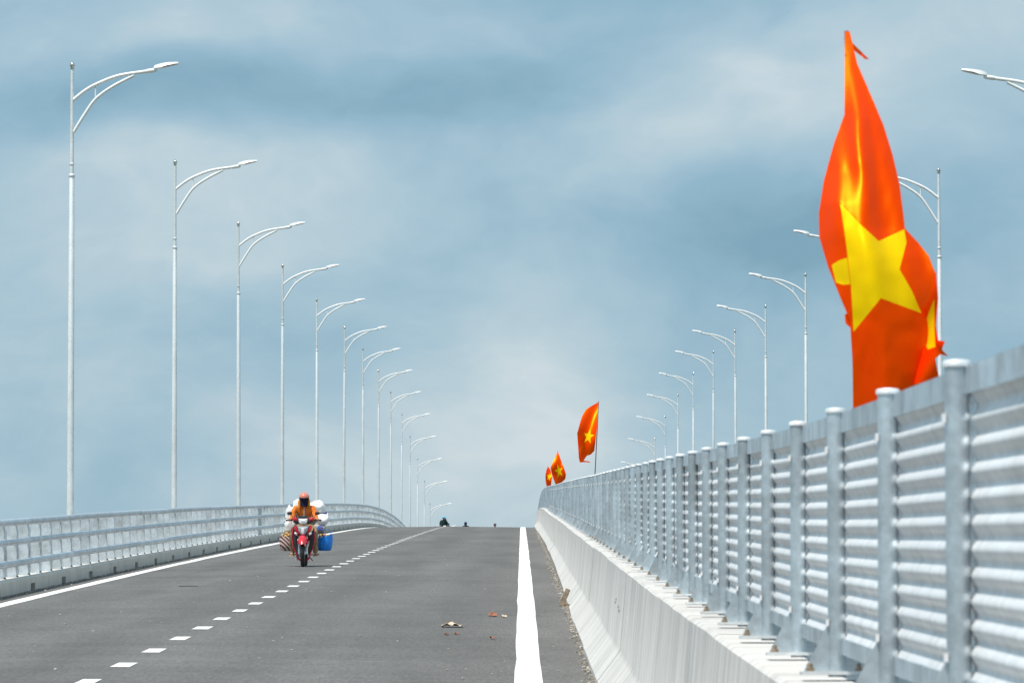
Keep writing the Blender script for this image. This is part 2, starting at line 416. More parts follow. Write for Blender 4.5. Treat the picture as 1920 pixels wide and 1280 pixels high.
# a plate post stands square across the rails, its edge notched where each rail is seated
pp = MB()
def plate_poly(poly, th):
    V = [(x, -th / 2, z) for x, z in poly] + [(x, th / 2, z) for x, z in poly]; n = len(poly)
    return V, [tuple(range(n)), tuple(range(2 * n - 1, n - 1, -1))] + [(k, k + n, (k + 1) % n + n, (k + 1) % n) for k in range(n)]
poly = [(-.10, 0), (.085, 0), (.085, .19), (.04, .20), (.03, .245), (.04, .29), (.085, .30), (.085, .515), (.04, .53), (.03, .575), (.04, .62), (.085, .635), (.085, .82), (.04, .84), (.03, .89), (-.05, .90), (-.08, .84), (-.11, .4)]
pp.add(*plate_poly(poly, .014))
pp.box((-.10, 0, .42), (.012, .10, .84), Matrix.Rotation(-.02, 3, 'Y')); pp.box((.089, 0, .10), (.012, .09, .18)); pp.box((.089, 0, .41), (.012, .09, .21)); pp.box((.089, 0, .73), (.012, .09, .18))
post_me = pp.mesh('railing_post', M['plate'])
bp_me = MB().box((0, 0, .011), (.26, .16, .022)).mesh('base_plate', M['rail'])
bt = MB()
bt.lathe([(.014, 0), (.014, .010), (.008, .011), (.008, .024), (.003, .027)], (0, 0, 0), 8)
bolt_me = bt.mesh('bolt', M['dark']); boltr_me = bpy.data.meshes['bolt'].copy(); boltr_me.materials[0] = M['rustbolt']
y = 68.6
while y < 400:
    p = under(inst('post', post_me, None, (RXc, y, zr(y) + .205), (0, random.uniform(-.01, .01), random.uniform(-.05, .05))), rail)
    inst('base_plate', bp_me, p)
    if y < 170:
        for sx in (.085,):
            for sy in (-.055, .055): inst('bolt', bolt_me, p, (.105, sy, .022))
    y += 1.935

# ------------------------------------------------------------------ median wall (New Jersey profile), cast in lengths
wall = empty('concrete_barrier', (1.1, 12, zw(12)))
tag(wall, 'pale streaked concrete barrier wall with a sloping foot, carrying the corrugated fence on the right', 'barrier wall')
WP = [(.640, -.6), (.640, .085), (.655, .10), (.815, .31), (.835, .345), (.895, .985), (.915, 1.0), (1.36, 1.0), (1.38, .985), (1.44, .345), (1.46, .31), (1.63, .10), (1.64, .085), (1.64, -.6)]
y = 4.2; k = 0
while y < 440:
    L = 9.8
    jx = random.uniform(-.006, .006); jz = random.uniform(-.006, .006)
    bb = MB(); ys = frange(y + .006, y + L - .006, 1.25)
    # slightly uneven formwork
    n = len(WP); V = []; Fs = []
    for yy in ys:
        for i, (x, z) in enumerate(WP):
            wv_ = .007 * mnoise.noise((yy * .9, i * 1.7, 2.0))
            V.append((x + jx + wv_ * (1 if 1 < i < 6 else 0), yy, zw(yy) + z + jz + (.006 * mnoise.noise((yy * 2.2, i * 3.1, 5)) if i in (5, 6) else 0)))
    for i in range(len(ys) - 1):
        for q in range(n):
            q2 = (q + 1) % n; Fs.append((i * n + q, (i + 1) * n + q, (i + 1) * n + q2, i * n + q2))
    Fs.append(tuple(range(n))); Fs.append(tuple((len(ys) - 1) * n + q for q in range(n - 1, -1, -1)))
    bb.add(V, Fs); under(bb.build('wall_segment', M['wall'], None, 28), wall)
    y += L

for (dy, h, ln) in ((0, .70, .30), (.25, .665, .35), (-1.25, .66, .3), (-1.75, .635, .4)):
    b = MB(); b.box((.895 - (.985 - h) * .094 - .002, 46.8 + dy, zw(46.8 + dy) + h), (.012, ln, .016)); kid(b, 'dark_mark', M['deck'], wall)

# ------------------------------------------------------------------ corrugated fence on the wall
fence = empty('corrugated_fence', (1.08, 12.65, zw(12.65) + 1.0))
tag(fence, 'galvanised fence of corrugated sheet panels between round capped posts on the right barrier wall', 'fence')
FX = 1.08; PIT = 2.45
pm = MB(); pm.lathe([(.031, .015), (.031, .925)], (0, 0, 0), 14, cap=False); fpost = pm.mesh('fence_post', M['galv'], 60)
cm = MB(); cm.lathe([(.033, .916), (.036, .918), (.036, .928), (.032, .933), (.013, .936)], (0, 0, 0), 14); fcap = cm.mesh('post_cap', M['lamp'], 50)
fbase = MB().box((-.015, 0, .028), (.22, .17, .012)).mesh('post_base_plate', M['lamp'])
gm = MB(); gm.add([(-.115, -.004, .034), (-.029, -.004, .034), (-.029, -.004, .20), (-.115, .004, .034), (-.029, .004, .034), (-.029, .004, .20)], [(0, 1, 2), (5, 4, 3), (0, 3, 4, 1), (1, 4, 5, 2), (2, 5, 3, 0)])
gusset = gm.mesh('gusset', M['galv'])
tm = MB(); tm.box((0, 0, 0), (.036, PIT - .004, .068)); toprail = tm.mesh('top_rail', M['galv'])
bm_ = MB(); bm_.box((0, 0, 0), (.036, PIT - .004, .055)); botrail = bm_.mesh('bottom_rail', M['galv'])
cl_ = MB(); cl_.box((-.034, -.012, 0), (.010, .022, .022)); clip_me = cl_.mesh('clip', M['lampw'])
sh = MB(); NP = 11; P0 = .0645; NS = 10; zs = [i * P0 / NS for i in range(NP * NS + 1)]
V = []
hw = PIT / 2 + .015
for y in (-hw, hw):
    for z in zs: V.append((-.0078 * cos(2 * pi * z / P0), y, z - NP * P0 / 2))
n = len(zs)
sh.add(V, [(i, i + 1, n + i + 1, n + i) for i in range(n - 1)])
sheet_me = sh.mesh('sheet_panel', M['sheet'], 80)
strip_m = MB().box((0, 0, 0), (.03, .018, .70)).mesh('side_strip', M['galv'])
Yp = [12.65 + PIT * k for k in range(-2, 168)]
for y in Yp:
    zb = zw(y) + 1.0
    p = under(inst('post', fpost, None, (FX, y, zb), (random.uniform(-.004, .004), random.uniform(-.004, .004), random.uniform(0, 6.28))), fence)
    p.rotation_euler.z = 0
    inst('cap', fcap, p)
    if y < 190:
        inst('base_plate', fbase, p); inst('gusset', gusset, p)
        inst('clip', clip_me, p, (0, 0, .79)); inst('clip', clip_me, p, (0, 0, .20))
    if y < 75:
        for sx, sy in ((-.095, -.055), (-.095, .055), (.07, -.055)):
            inst('bolt', boltr_me, p, (sx, sy, .035), (0, 0, random.uniform(0, 3)))
    ym = y + PIT / 2; sl = atan(slope(zw, ym)); zm = (zw(y) + zw(y + PIT)) / 2 + 1.0
    under(inst('top_rail', toprail, None, (FX + .034, ym, zm + .884), (sl, 0, 0)), fence)
    under(inst('bottom_rail', botrail, None, (FX + .034, ym, zm + .118), (sl, 0, 0)), fence)
    under(inst('sheet_panel', sheet_me, None, (FX + .034 + random.uniform(-.004, .004), ym, zm + .497), (sl, random.uniform(-.007, .007), random.uniform(-.0015, .0015))), fence)

# ------------------------------------------------------------------ street lamps
HL = 9.90
def bez(P, n):
    # Catmull-Rom through the points
    P = [Vector(p) for p in P]; Q = [2 * P[0] - P[1]] + P + [2 * P[-1] - P[-2]]; o = []
    for i in range(1, len(Q) - 2):
        for k in range(n):
            t = k / n; a, b_, c, d_ = Q[i - 1], Q[i], Q[i + 1], Q[i + 2]
            o.append(.5 * (2 * b_ + (c - a) * t + (2 * a - 5 * b_ + 4 * c - d_) * t * t + (3 * b_ - a - 3 * c + d_) * t ** 3))
    return o + [P[-1]]
def lamp_meshes():
    R = {}
    b = MB(); b.tube([(0, 0, .02), (0, 0, 3), (0, 0, HL - 2.2), (0, 0, HL - 2.18)], [.072, .064, .049, .038], 14); b.tube([(0, 0, HL - 2.18), (0, 0, HL - .12)], [.038, .031], 12)
    R['pole'] = b.mesh('lamp_pole', M['lamp'], 50)
    b = MB(); b.lathe([(.13, 0), (.13, .03), (.09, .035), (.09, .06)], (0, 0, 0), 14); b.box((.12, 0, .0), (.5, .3, .04)); R['foot_flange'] = b.mesh('foot_flange', M['lamp'])
    b = MB(); b.lathe([(.050, HL - 2.22), (.060, HL - 2.20), (.060, HL - 2.17), (.042, HL - 2.15)], (0, 0, 0), 14); R['collar'] = b.mesh('collar', M['lamp'], 40)
    b = MB(); b.lathe([(.040, HL - 1.98), (.050, HL - 1.97), (.050, HL - 1.95), (.036, HL - 1.94)], (0, 0, 0), 14); R['collar2'] = b.mesh('collar', M['lamp'], 40)
    b = MB(); b.lathe([(.042, HL - .135), (.046, HL - .125), (.026, HL - .115), (.044, HL - .09), (.052, HL - .065), (.046, HL - .04), (.02, HL - .015), (.006, HL)], (0, 0, 0), 14); R['finial'] = b.mesh('finial', M['chrome'], 50)
    b = MB(); b.tube(bez([(.02, 0, HL - .735), (.22, 0, HL - .575), (.45, 0, HL - .44), (.88, 0, HL - .275), (1.42, 0, HL - .19)], 6), .034, 10)
    R['upper_arm'] = b.mesh('upper_arm', M['lampw'], 50)
    b = MB(); b.tube([(1.40, 0, HL - .193), (1.42, 0, HL - .19), (1.58, 0, HL - .165), (1.62, 0, HL - .155)], [.030, .042, .042, .026], 10); R['sleeve'] = b.mesh('arm_sleeve', M['lampw'], 50)
    b = MB(); b.tube(bez([(.03, 0, HL - 1.35), (.25, 0, HL - .99), (.455, 0, HL - .71), (.76, 0, HL - .485), (1.18, 0, HL - .265)], 6), .031, 10); R['lower_arm'] = b.mesh('lower_arm', M['lampw'], 50)
    b = MB(); b.tube([(.445, 0, HL - .45), (.445, 0, HL - .72)], .014, 8); R['strut'] = b.mesh('strut', M['lampw'], 50)
    # LED head: thicker heel, thin wedge-shaped nose
    b = MB(); prof = [(1.56, .045, -.19 + .045, -.09), (1.60, .075, -.165 + .03, -.07), (1.70, .10, -.125, -.045), (1.82, .115, -.085, -.03), (1.98, .105, -.055, -.02), (2.03, .085, -.045, -.022)]
    V = []; 
    for x, hw_, zl, zh in prof:
        V += [(x, -hw_, HL + zl), (x, hw_, HL + zl), (x, hw_ * .75, HL + zh), (x, -hw_ * .75, HL + zh)]
    Fs = [(i * 4 + k, i * 4 + (k + 1) % 4, i * 4 + 4 + (k + 1) % 4, i * 4 + 4 + k) for i in range(5) for k in range(4)] + [(3, 2, 1, 0), (20, 21, 22, 23)]
    b.add(V, Fs); R['lamp_head'] = b.mesh('lamp_head', M['lampw'], 35)
    b = MB(); b.add([(1.72, -.08, HL - .127), (1.72, .08, HL - .127), (1.99, .085, HL - .061), (1.99, -.085, HL - .061)], [(0, 1, 2, 3)]); R['lens'] = b.mesh('lens', M['glass'])
    return R
LM = lamp_meshes()
def lamp(x, y, zb, right, label, group):
    r = empty('street_lamp', (x, y, zb), (0, random.uniform(-.004, .004), pi + random.uniform(-.03, .03) if right else random.uniform(-.03, .03)))
    tag(r, label, 'street lamp', group)
    p = inst('pole', LM['pole'], r); inst('collar', LM['collar'], p); inst('collar', LM['collar2'], p); inst('finial', LM['finial'], p); inst('foot_flange', LM['foot_flange'], p)
    a = inst('upper_arm', LM['upper_arm'], r); inst('sleeve', LM['sleeve'], a)
    inst('lower_arm', LM['lower_arm'], r); inst('strut', LM['strut'], r)
    h = inst('lamp_head', LM['lamp_head'], r); inst('lens', LM['lens'], h)
YLm = [97.1, 126.1, 154.9, 183., 214.2, 246.4, 276.3, 306.3, 335.5, 364.3, 392.8, 421.1, 449.7, 479.2, 510.1]
ordn = ['first', 'second', 'third', 'fourth', 'fifth', 'sixth', 'seventh', 'eighth', 'ninth', 'tenth', 'eleventh', 'twelfth', 'thirteenth', 'fourteenth', 'fifteenth']
for i, y in enumerate(YLm):
    lab = {0: 'nearest and tallest-looking silver street lamp behind the left railing', 14: 'farthest left street lamp, only its tip above the crest of the road'}.get(i, '%s silver street lamp from the near end of the left row' % ordn[i])
    lamp(-8.56, y, zr(y) - .17, False, lab, 'street lamps behind the left railing')
YRm = [94.6, 124.1, 153.4, 182.7, 212.6, 242.7, 271.8, 302.9, 332.9, 362., 390.7, 420.5]
for i, y in enumerate(YRm):
    lab = {0: 'nearest right street lamp, only its arm and head reaching in at the frame edge', 1: 'silver street lamp just right of the large near flag', 2: 'silver street lamp mostly hidden behind the large near flag, its head poking out left'}.get(
        i, 'silver street lamp beyond the fence, %s from the large near flag leftwards' % ordn[i - 3])
    lamp(10.17, y, zr(y) - .50, True, lab, 'street lamps beyond the corrugated fence')

# ------------------------------------------------------------------ flags
def satin(name, c, c2, trans, gloss=(.17, .085, .0, 1)):
    m, N, b = mat(name)
    co = N.n('ShaderNodeTexCoord').outputs['Object']
    wv_ = N.noise(co, 240, 2).outputs[0]; pl = N.noise(co, 6, 4, .6).outputs[0]
    cc = N.mix(N.mapr(pl, .35, .65, 0, 1), (*c, 1), (*c2, 1))
    N.L.new(cc, b.inputs['Base Color']); b.inputs['Roughness'].default_value = .42
    b.inputs['Specular Tint'].default_value = (1, .50, .10, 1); b.inputs['Specular IOR Level'].default_value = .15
    b.inputs['Sheen Weight'].default_value = 0.0; b.inputs['Sheen Tint'].default_value = (1, .5, .2, 1)
    bn = N.n('ShaderNodeBump'); bn.inputs['Strength'].default_value = .12; bn.inputs['Distance'].default_value = .002
    N.L.new(wv_, bn.inputs['Height']); N.L.new(bn.outputs[0], b.inputs['Normal'])
    t = N.n('ShaderNodeBsdfTranslucent'); t.inputs[0].default_value = (*trans, 1)
    mx = N.n('ShaderNodeMixShader'); mx.inputs[0].default_value = .30
    gl = N.n('ShaderNodeBsdfAnisotropic') if hasattr(bpy.types, 'ShaderNodeBsdfAnisotropic') else N.n('ShaderNodeBsdfGlossy')
    gl.inputs['Color'].default_value = gloss; gl.inputs['Roughness'].default_value = .46; N.L.new(bn.outputs[0], gl.inputs['Normal'])
    ad = N.n('ShaderNodeAddShader'); N.L.new(mx.outputs[0], ad.inputs[0]); N.L.new(gl.outputs[0], ad.inputs[1])
    o = m.node_tree.nodes['Material Output']; N.L.new(b.outputs[0], mx.inputs[1]); N.L.new(t.outputs[0], mx.inputs[2]); N.L.new(ad.outputs[0], o.inputs[0])
    return m
M['flag'] = satin('flag_red', (.90, .014, .0005), (.86, .011, .0005), (1.0, .045, .0005))
M['star'] = satin('flag_yellow', (.98, .66, .003), (.96, .61, .003), (1.0, .66, .01), (.10, .075, .0, 1))
M['bamboo'] = plain('flag_stick', (.16, .13, .11), .6, 0, .3, 20)
def inside(p, poly):
    x, y = p; r = False; n = len(poly)
    for i in range(n):
        x0, y0 = poly[i]; x1, y1 = poly[(i + 1) % n]
        if (y0 > y) != (y1 > y) and x < (x1 - x0) * (y - y0) / (y1 - y0) + x0: r = not r
    return r
def ray(u, v):                  # direction of a photo pixel, per metre of road distance
    t = (640 - v) / F; p = math.tan(PITCH)
    te = (t + p) / (1 - t * p); return (u - 978) / F * (1 + .0675 * te) , te
def smooth_poly(P, n=4):
    o = []
    m = len(P)
    for i in range(m):
        a, b_, c, d_ = [Vector(P[(i + k) % m]) for k in (-1, 0, 1, 2)]
        for k in range(n):
            t = k / n; o.append(tuple(.5 * (2 * b_ + (c - a) * t + (2 * a - 5 * b_ + 4 * c - d_) * t * t + (3 * b_ - a - 3 * c + d_) * t ** 3)))
    return o
def cloth(parts, outline, stars, Y, depth, step):
    """triangulate the sheet with its star seams; depth(u,v) gives the folds in metres; returns builders for cloth and star"""
    V = []; E_ = []
    def loop(P):
        b0 = len(V); V.extend([Vector(q) for q in P]); n = len(P); E_.extend([(b0 + i, b0 + (i + 1) % n) for i in range(n)])
    def dens(P):
        o = []
        for i in range(len(P)):
            a = Vector(P[i]); c = Vector(P[(i + 1) % len(P)]); k = max(1, int((c - a).length / step))
            o += [tuple(a + (c - a) * j / k) for j in range(k)]
        return o
    ol = dens(outline); loop(ol)
    for st in stars: loop(dens(st))
    us = [p[0] for p in outline]; vs = [p[1] for p in outline]
    u = min(us); r = 0
    while u < max(us):
        v = min(vs) + (step / 2 if r % 2 else 0)
        while v < max(vs):
            if inside((u, v), ol): V.append(Vector((u, v)))
            v += step
        u += step * .87; r += 1
    vv, ee, ff = delaunay_2d_cdt(V, E_, [], 0, 1e-3)[:3]
    P3 = []
    for q in vv:
        y = Y + depth(q[0], q[1]); a, t = ray(q[0], q[1]); P3.append((a * y, y, t * y))
    A, B = MB(), MB()
    fa = []; fb = []
    for f_ in ff:
        c = (sum(vv[i][0] for i in f_) / 3, sum(vv[i][1] for i in f_) / 3)
        if not inside(c, ol): continue
        (fb if any(inside(c, st) for st in stars) else fa).append(f_)
    for bld, fs in ((A, fa), (B, fb)):
        mp = {}; vl = []
        for f_ in fs:
            for i in f_:
                if i not in mp: mp[i] = len(vl); vl.append(P3[i])
        bld.add(vl, [tuple(mp[i] for i in f_) for f_ in fs])
    return A, B
def star_poly(cx, cy, R, sx=1.0, rot=0.0, shear=0.0):
    o = []
    for k in range(10):
        r = R if k % 2 == 0 else R * .40; a = rot - pi / 2 + k * pi / 5
        x = r * cos(a) * sx; y = r * sin(a); o.append((cx + x + shear * y, cy + y))
    return o
def interp(tab, v):
    if v <= tab[0][0]: return tab[0][1]
    for (a, x), (b, y) in zip(tab, tab[1:]):
        if v <= b: return x + (y - x) * (v - a) / (b - a)
    return tab[-1][1]
def flag(label, Y, pole, sheets, step, pr=.009):
    (u0, v0), (u1, v1) = pole
    a0, t0 = ray(u0, v0); a1, t1 = ray(u1, v1)
    top = Vector((a0 * Y, Y + .03, t0 * Y)); bot = Vector((a1 * Y, Y + .03, zw(Y) + 1.0))
    r = empty('flag', bot); tag(r, label, 'flag', 'red flags with a yellow star along the fence')
    pb = MB(); pb.tube([bot, bot.lerp(top, .5), top], [pr, pr, pr * .8], 8); kid(pb, 'flagpole', M['bamboo'], r, 50)
    for outline, stars, dep in sheets:
        A, B = cloth(None, outline, stars, Y, dep, step)
        if A.f: kid(A, 'cloth', M['flag'], r, 75)
        if B.f: kid(B, 'star', M['star'], r, 75)
    return r
# the near flag: hoist along the stick, belly blown towards the viewer, fly end curled back at the lower right
LFT = [(60, 1583), (215, 1582), (270, 1562), (340, 1543), (400, 1534), (445, 1535), (500, 1551), (560, 1575), (600, 1592), (680, 1597), (780, 1598)]
RGT = [(60, 1592), (120, 1606), (180, 1632), (235, 1655), (290, 1672), (345, 1685), (400, 1692), (428, 1695), (455, 1720), (480, 1740), (510, 1751), (560, 1753), (620, 1745), (660, 1748), (700, 1757), (780, 1762)]
SEAM = [(60, 1586), (215, 1588), (300, 1580), (382, 1574), (434, 1582), (481, 1588), (534, 1594), (622, 1599), (780, 1600)]
def near_depth(u, v):
    L, R_, S = interp(LFT, v), interp(RGT, v), interp(SEAM, v)
    s = (u - L) / max(4, R_ - L); wd = min(1, (R_ - L) / 70.0)
    up = min(1, max(0, (v - 60) / 340)); up = up * up * (3 - 2 * up)
    low = min(1, max(0, (v - 400) / 380)); lw = low * low * (3 - 2 * low)
    t = min(1, max(0, (v - 60) / 720.0)); d = -.66 * sin(1.95 * t ** .9)
    d -= .12 * min(1, t * 3) * wd * math.exp(-((s - .42) / .36) ** 2) * (1 - .4 * lw)
    a = (u - 1587) / (v + 40.0)
    d += .010 * up * wd * sin(a * 48 + .9) + .020 * lw * sin((u - 1600) / 26.0 + (v - 600) / 110.0)
    # deep crease running down from the hoist
    if 190 < v < 380:
        uc = 1583 + (v - 200) * .20; k = min(1, (v - 190) / 50) * min(1, (380 - v) / 60)
        d += .035 * k / (1 + math.exp((u - uc) / 4.0))
    if u < S: d += (S - u) / 480 * .60 * min(1, max(0, (v - 300) / 100))
    d += .05 * lw * (s - .5) + .004 * mnoise.noise((u / 14.0, v / 40.0, 3)) 
    return d
main_out = [(x, v) for v, x in LFT] + [(x, v) for v, x in reversed(RGT)]
star_main = [(1574, 382), (1611, 420), (1646, 452), (1694, 430), (1698, 455), (1685, 505), (1708, 545), (1726, 587), (1650, 559), (1599, 622), (1594, 534), (1588, 481), (1582, 434)]
star_fold = [(1558, 497), (1572, 488), (1587, 483), (1593, 533), (1580, 534), (1566, 530)]
flap = [(1753, 505), (1742, 555), (1722, 595), (1710, 640), (1703, 720), (1760, 716), (1752, 672), (1762, 664), (1776, 668), (1764, 655), (1770, 640), (1757, 638), (1753, 610), (1757, 560)]
def flap_depth(u, v): return -.72 + (1750 - u) / 480 * 1.3 * (1 if v < 650 else .5) + .02 * sin(v / 22.0 + u / 14.0)
flap_yellow = [(1750, 560), (1738, 590), (1726, 628), (1738, 655), (1752, 650), (1750, 615)]  # yellow patch on the curled fly end
ribbon = [(1588, 66), (1596, 80), (1608, 92), (1624, 108), (1628, 112), (1620, 111), (1606, 100), (1592, 88), (1586, 76)]
knot = [(1582, 590), (1596, 582), (1600, 600), (1592, 614), (1584, 606)]
nf = flag('large near red flag with yellow star, blown crooked above the fence at right', 20.0, ((1587, 57), (1616, 790)), [
    (main_out, [star_main, star_fold], near_depth), (flap, [flap_yellow], flap_depth),
    (ribbon, [], lambda u, v: -.02 + .01 * sin(u / 5)), (knot, [], lambda u, v: -.66)], 8.0, .012)
def far_depth(k, amp, ph, v0, h, tilt):
    return lambda u, v: amp * sin(u / k + v / (k * 2.2) + ph) - amp * .8 * sin(u / (k * 2.3) - v / (k * 3.1)) - tilt * abs(sin((v - v0) / h * 3.0))
o2 = [(1121.7, 753.5), (1110, 760), (1098, 767.5), (1092, 778), (1088, 790), (1082, 812), (1084, 840), (1085, 858), (1087, 866.5), (1098, 866), (1107.5, 867), (1104, 864.5), (1094, 863), (1100, 854), (1107, 852), (1114, 845), (1116, 828), (1117.8, 812), (1120, 785)]
flag('red flag with yellow star on a leaning stick, middle of the right fence', 87.0, ((1122, 752), (1110, 898)), [(o2, [star_poly(1103.5, 818, 15.5, .68, .12, -.12)], far_depth(7.5, .06, .4, 750, 118, .45))], 2.4)
o3 = [(1045.8, 846), (1040, 858), (1032, 876), (1035, 890), (1041.5, 908), (1044.5, 911.5), (1052, 905), (1060, 897), (1061, 889), (1058.5, 880), (1053, 866), (1048, 852)]
flag('bright red flag with yellow star, larger of the far pair near the road crest', 177.0, ((1045.5, 844.5), (1042, 925)), [(o3, [star_poly(1048, 883, 13.5, .62, -.2, .1)], far_depth(5.5, .07, 2.0, 845, 68, .5))], 1.6)
o4 = [(1027, 874), (1024, 882), (1022.5, 891), (1023, 902), (1025, 913), (1029, 913), (1033, 909.5), (1034, 901), (1035.5, 894), (1032, 880), (1029, 876)]
flag('smallest and farthest red flag, partly behind the larger flag near the crest', 235.0, ((1027, 873), (1026.5, 930)), [(o4, [star_poly(1029, 894, 8, .6, .2)], far_depth(4.0, .07, 1.0, 873, 42, .4))], 1.2)

# ------------------------------------------------------------------ motorbike
def slab(b, poly, y0, y1, bulge=0.0, inset=.0):
    """front panel: outline (x,z) at depth y1, a smaller bulged outline at y0"""
    n = len(poly); cx = sum(p[0] for p in poly) / n; cz = sum(p[1] for p in poly) / n
    fr = [(cx + (x - cx) * (1 - inset), y0, cz + (z - cz) * (1 - inset)) for x, z in poly]
    bk = [(x, y1, z) for x, z in poly]
    V = fr + bk + [(cx, y0 - bulge, cz)]
    return b.add(V, [(k, (k + 1) % n, 2 * n) for k in range(n)] + [(k, k + n, (k + 1) % n + n, (k + 1) % n) for k in range(n)] + [tuple(range(2 * n - 1, n - 1, -1))])
MP = {}
def paintm(name, c, rough=.25): 
    if name not in MP: MP[name] = plain(name, c, rough, 0, .05, 4, .5, coat=.6)
    return MP[name]
def clothm(name, c):
    if name not in MP: MP[name] = plain(name, c, .9, 0, .22, 14, .2, bump=.4, bscale=40)
    return MP[name]
def motorbike(loc, rz, label, red, silver, grp=None):
    y_ = loc[1]; r = empty('motorbike', loc, (atan(slope(zr, y_)) * (1 if True else 0), 0, 0))
    r.rotation_euler = Matrix.Rotation(rz, 3, 'Z').to_euler()
    if abs(rz) < 1: r.rotation_euler.x = atan(slope(zr, y_))
    tag(r, label, 'motorbike', grp)
    RED = paintm('bike_paint_' + red[0], red[1]); SIL = paintm('bike_panel', silver, .3)
    BLK, CHR, RUB = M['dark'], M['chrome'], M['black']
    WH = plain('clear_lens', (.86, .87, .88), .12, 0, .03) if 'clear_lens' not in bpy.data.materials else bpy.data.materials['clear_lens']
    OR = paintm('indicator_orange', (.85, .25, .03), .2)
    for nm, wy in (('front_wheel', -.62), ('rear_wheel', .60)):
        b = MB(); b.lathe([(.245 + .047 * cos(a), .043 * sin(a)) for a in [2 * pi * k / 12 for k in range(13)]], (0, wy, .287), 32, 'X', False)
        w_ = b.build('tyre', RUB, None, 60); w_.name = nm; w_.parent = r
        b = MB(); b.lathe([(.212, -.028), (.196, -.03), (.190, 0), (.196, .03), (.212, .028)], (0, wy, .287), 28, 'X', False); b.build('rim', CHR, w_, 40)
        b = MB()
        for k in range(6):
            a = k * pi / 3; b.box((0, wy + .11 * cos(a), .287 + .11 * sin(a)), (.02, .18, .018), Matrix.Rotation(a, 3, 'X'))
        b.lathe([(.03, -.06), (.04, -.05), (.04, .05), (.03, .06)], (0, wy, .287), 12, 'X'); b.build('spokes', M['lamp'], w_)
        if wy < 0:
            b = MB(); b.lathe([(.10, -.062), (.11, -.060), (.11, -.057), (.10, -.055)], (0, wy, .287), 24, 'X'); b.build('brake_disc', CHR, w_)
    for sx in (-1, 1):
        b = MB(); b.tube([(sx * .078, -.62, .26), (sx * .078, -.60, .34), (sx * .078, -.545, .50), (sx * .075, -.47, .72)], [.024, .026, .022, .018], 10); b.build('fork_leg', CHR, r, 50)
    # front mudguard
    b = MB(); na, nc = 12, 8; V = []
    for i in range(na + 1):
        a = radians(150 - 100 * i / na); wd = .056 + .030 * sin(pi * min(1, i / na * 1.05))
        for j in range(nc + 1):
            ph = -pi / 2 + pi * j / nc; rr = .325 + .045 * cos(ph) - .07 * (1 - cos(ph)) * (abs(ph) > 1)
            V.append((wd * sin(ph), -.62 - rr * cos(a) * -1 if False else -.62 + rr * cos(a), .287 + rr * sin(a)))
    b.add(V, [(i * (nc + 1) + j, i * (nc + 1) + j + 1, (i + 1) * (nc + 1) + j + 1, (i + 1) * (nc + 1) + j) for i in range(na) for j in range(nc)])
    b.build('front_mudguard', RED, r, 60)
    b = MB(); slab(b, [(-.12, .475), (-.10, .56), (-.06, .635), (.06, .635), (.10, .56), (.12, .475), (.06, .52), (.03, .49), (-.03, .49), (-.06, .52)], -.76, -.56, .03, .10); b.build('mudguard_nose', RED, r)
    # front apron: silver centre, red blades, clear indicators
    b = MB(); slab(b, [(-.135, .845), (.135, .845), (.10, .74), (.045, .655), (-.045, .655), (-.10, .74)], -.62, -.42, .03, .12); ap = b.build('front_apron', SIL, r)
    b = MB(); slab(b, [(-.035, .80), (.035, .80), (.03, .70), (0, .66), (-.03, .70)], -.665, -.61, .008, .1); b.build('centre_badge', M['lampw'], ap)
    for sx in (-1, 1):
        b = MB(); slab(b, [(sx * .145, .86), (sx * .195, .83), (sx * .16, .74), (sx * .07, .655), (sx * .09, .735)], -.60, -.36, .012, .08); b.build('side_blade', RED, ap)
        b = MB(); slab(b, [(sx * .10, .69), (sx * .17, .73), (sx * .185, .68), (sx * .13, .635)], -.585, -.45, .02, .15); b.build('indicator', WH, ap)
        b = MB(); slab(b, [(sx * .13, .64), (sx * .21, .80), (sx * .235, .62), (sx * .20, .40), (sx * .13, .24), (sx * .09, .30), (sx * .12, .48)], -.42, -.30, .01, .05); b.build('leg_shield', BLK, r)
        b = MB(); b.tube([(sx * .215, -.415, .80), (sx * .238, -.425, .62), (sx * .205, -.425, .40), (sx * .135, -.42, .25)], [.012, .014, .014, .010], 6); b.build('shield_edge', RED, r)
        b = MB(); b.tube(bez([(sx * .13, -.33, .30), (sx * .125, -.36, .20), (sx * .07, -.36, .14), (sx * .03, -.34, .135)], 4), .020, 8); b.build('lower_fairing', RED, r, 50)
    # handlebar cover with headlight
    b = MB(); slab(b, [(-.22, .915), (-.17, .985), (-.10, 1.035), (.10, 1.035), (.17, .985), (.22, .915), (.13, .875), (-.13, .875)], -.56, -.36, .03, .15); hc = b.build('handlebar_cover', BLK, r)
    b = MB(); slab(b, [(-.105, .995), (.105, .995), (.09, .91), (.05, .880), (-.05, .880), (-.09, .91)], -.605, -.55, .02, .12); hl = b.build('headlight', WH, hc); b = MB(); b.box((-.014, -.626, .945), (.016, .006, .014), Matrix.Rotation(.5, 3, 'Y')); b.box((.016, -.626, .945), (.016, .006, .014), Matrix.Rotation(-.5, 3, 'Y')); b.build('emblem', M['rail'], hl)
    b = MB(); slab(b, [(-.10, 1.01), (.10, 1.01), (.085, 1.055), (-.085, 1.055)], -.58, -.46, .01, .1); b.build('dash_visor', BLK, hc)
    for sx in (-1, 1):
        b = MB(); slab(b, [(sx * .115, 1.0), (sx * .19, 1.03), (sx * .225, .985), (sx * .21, .94), (sx * .12, .945)], -.57, -.42, .02, .1); b.build('cowl_wing', RED, hc)
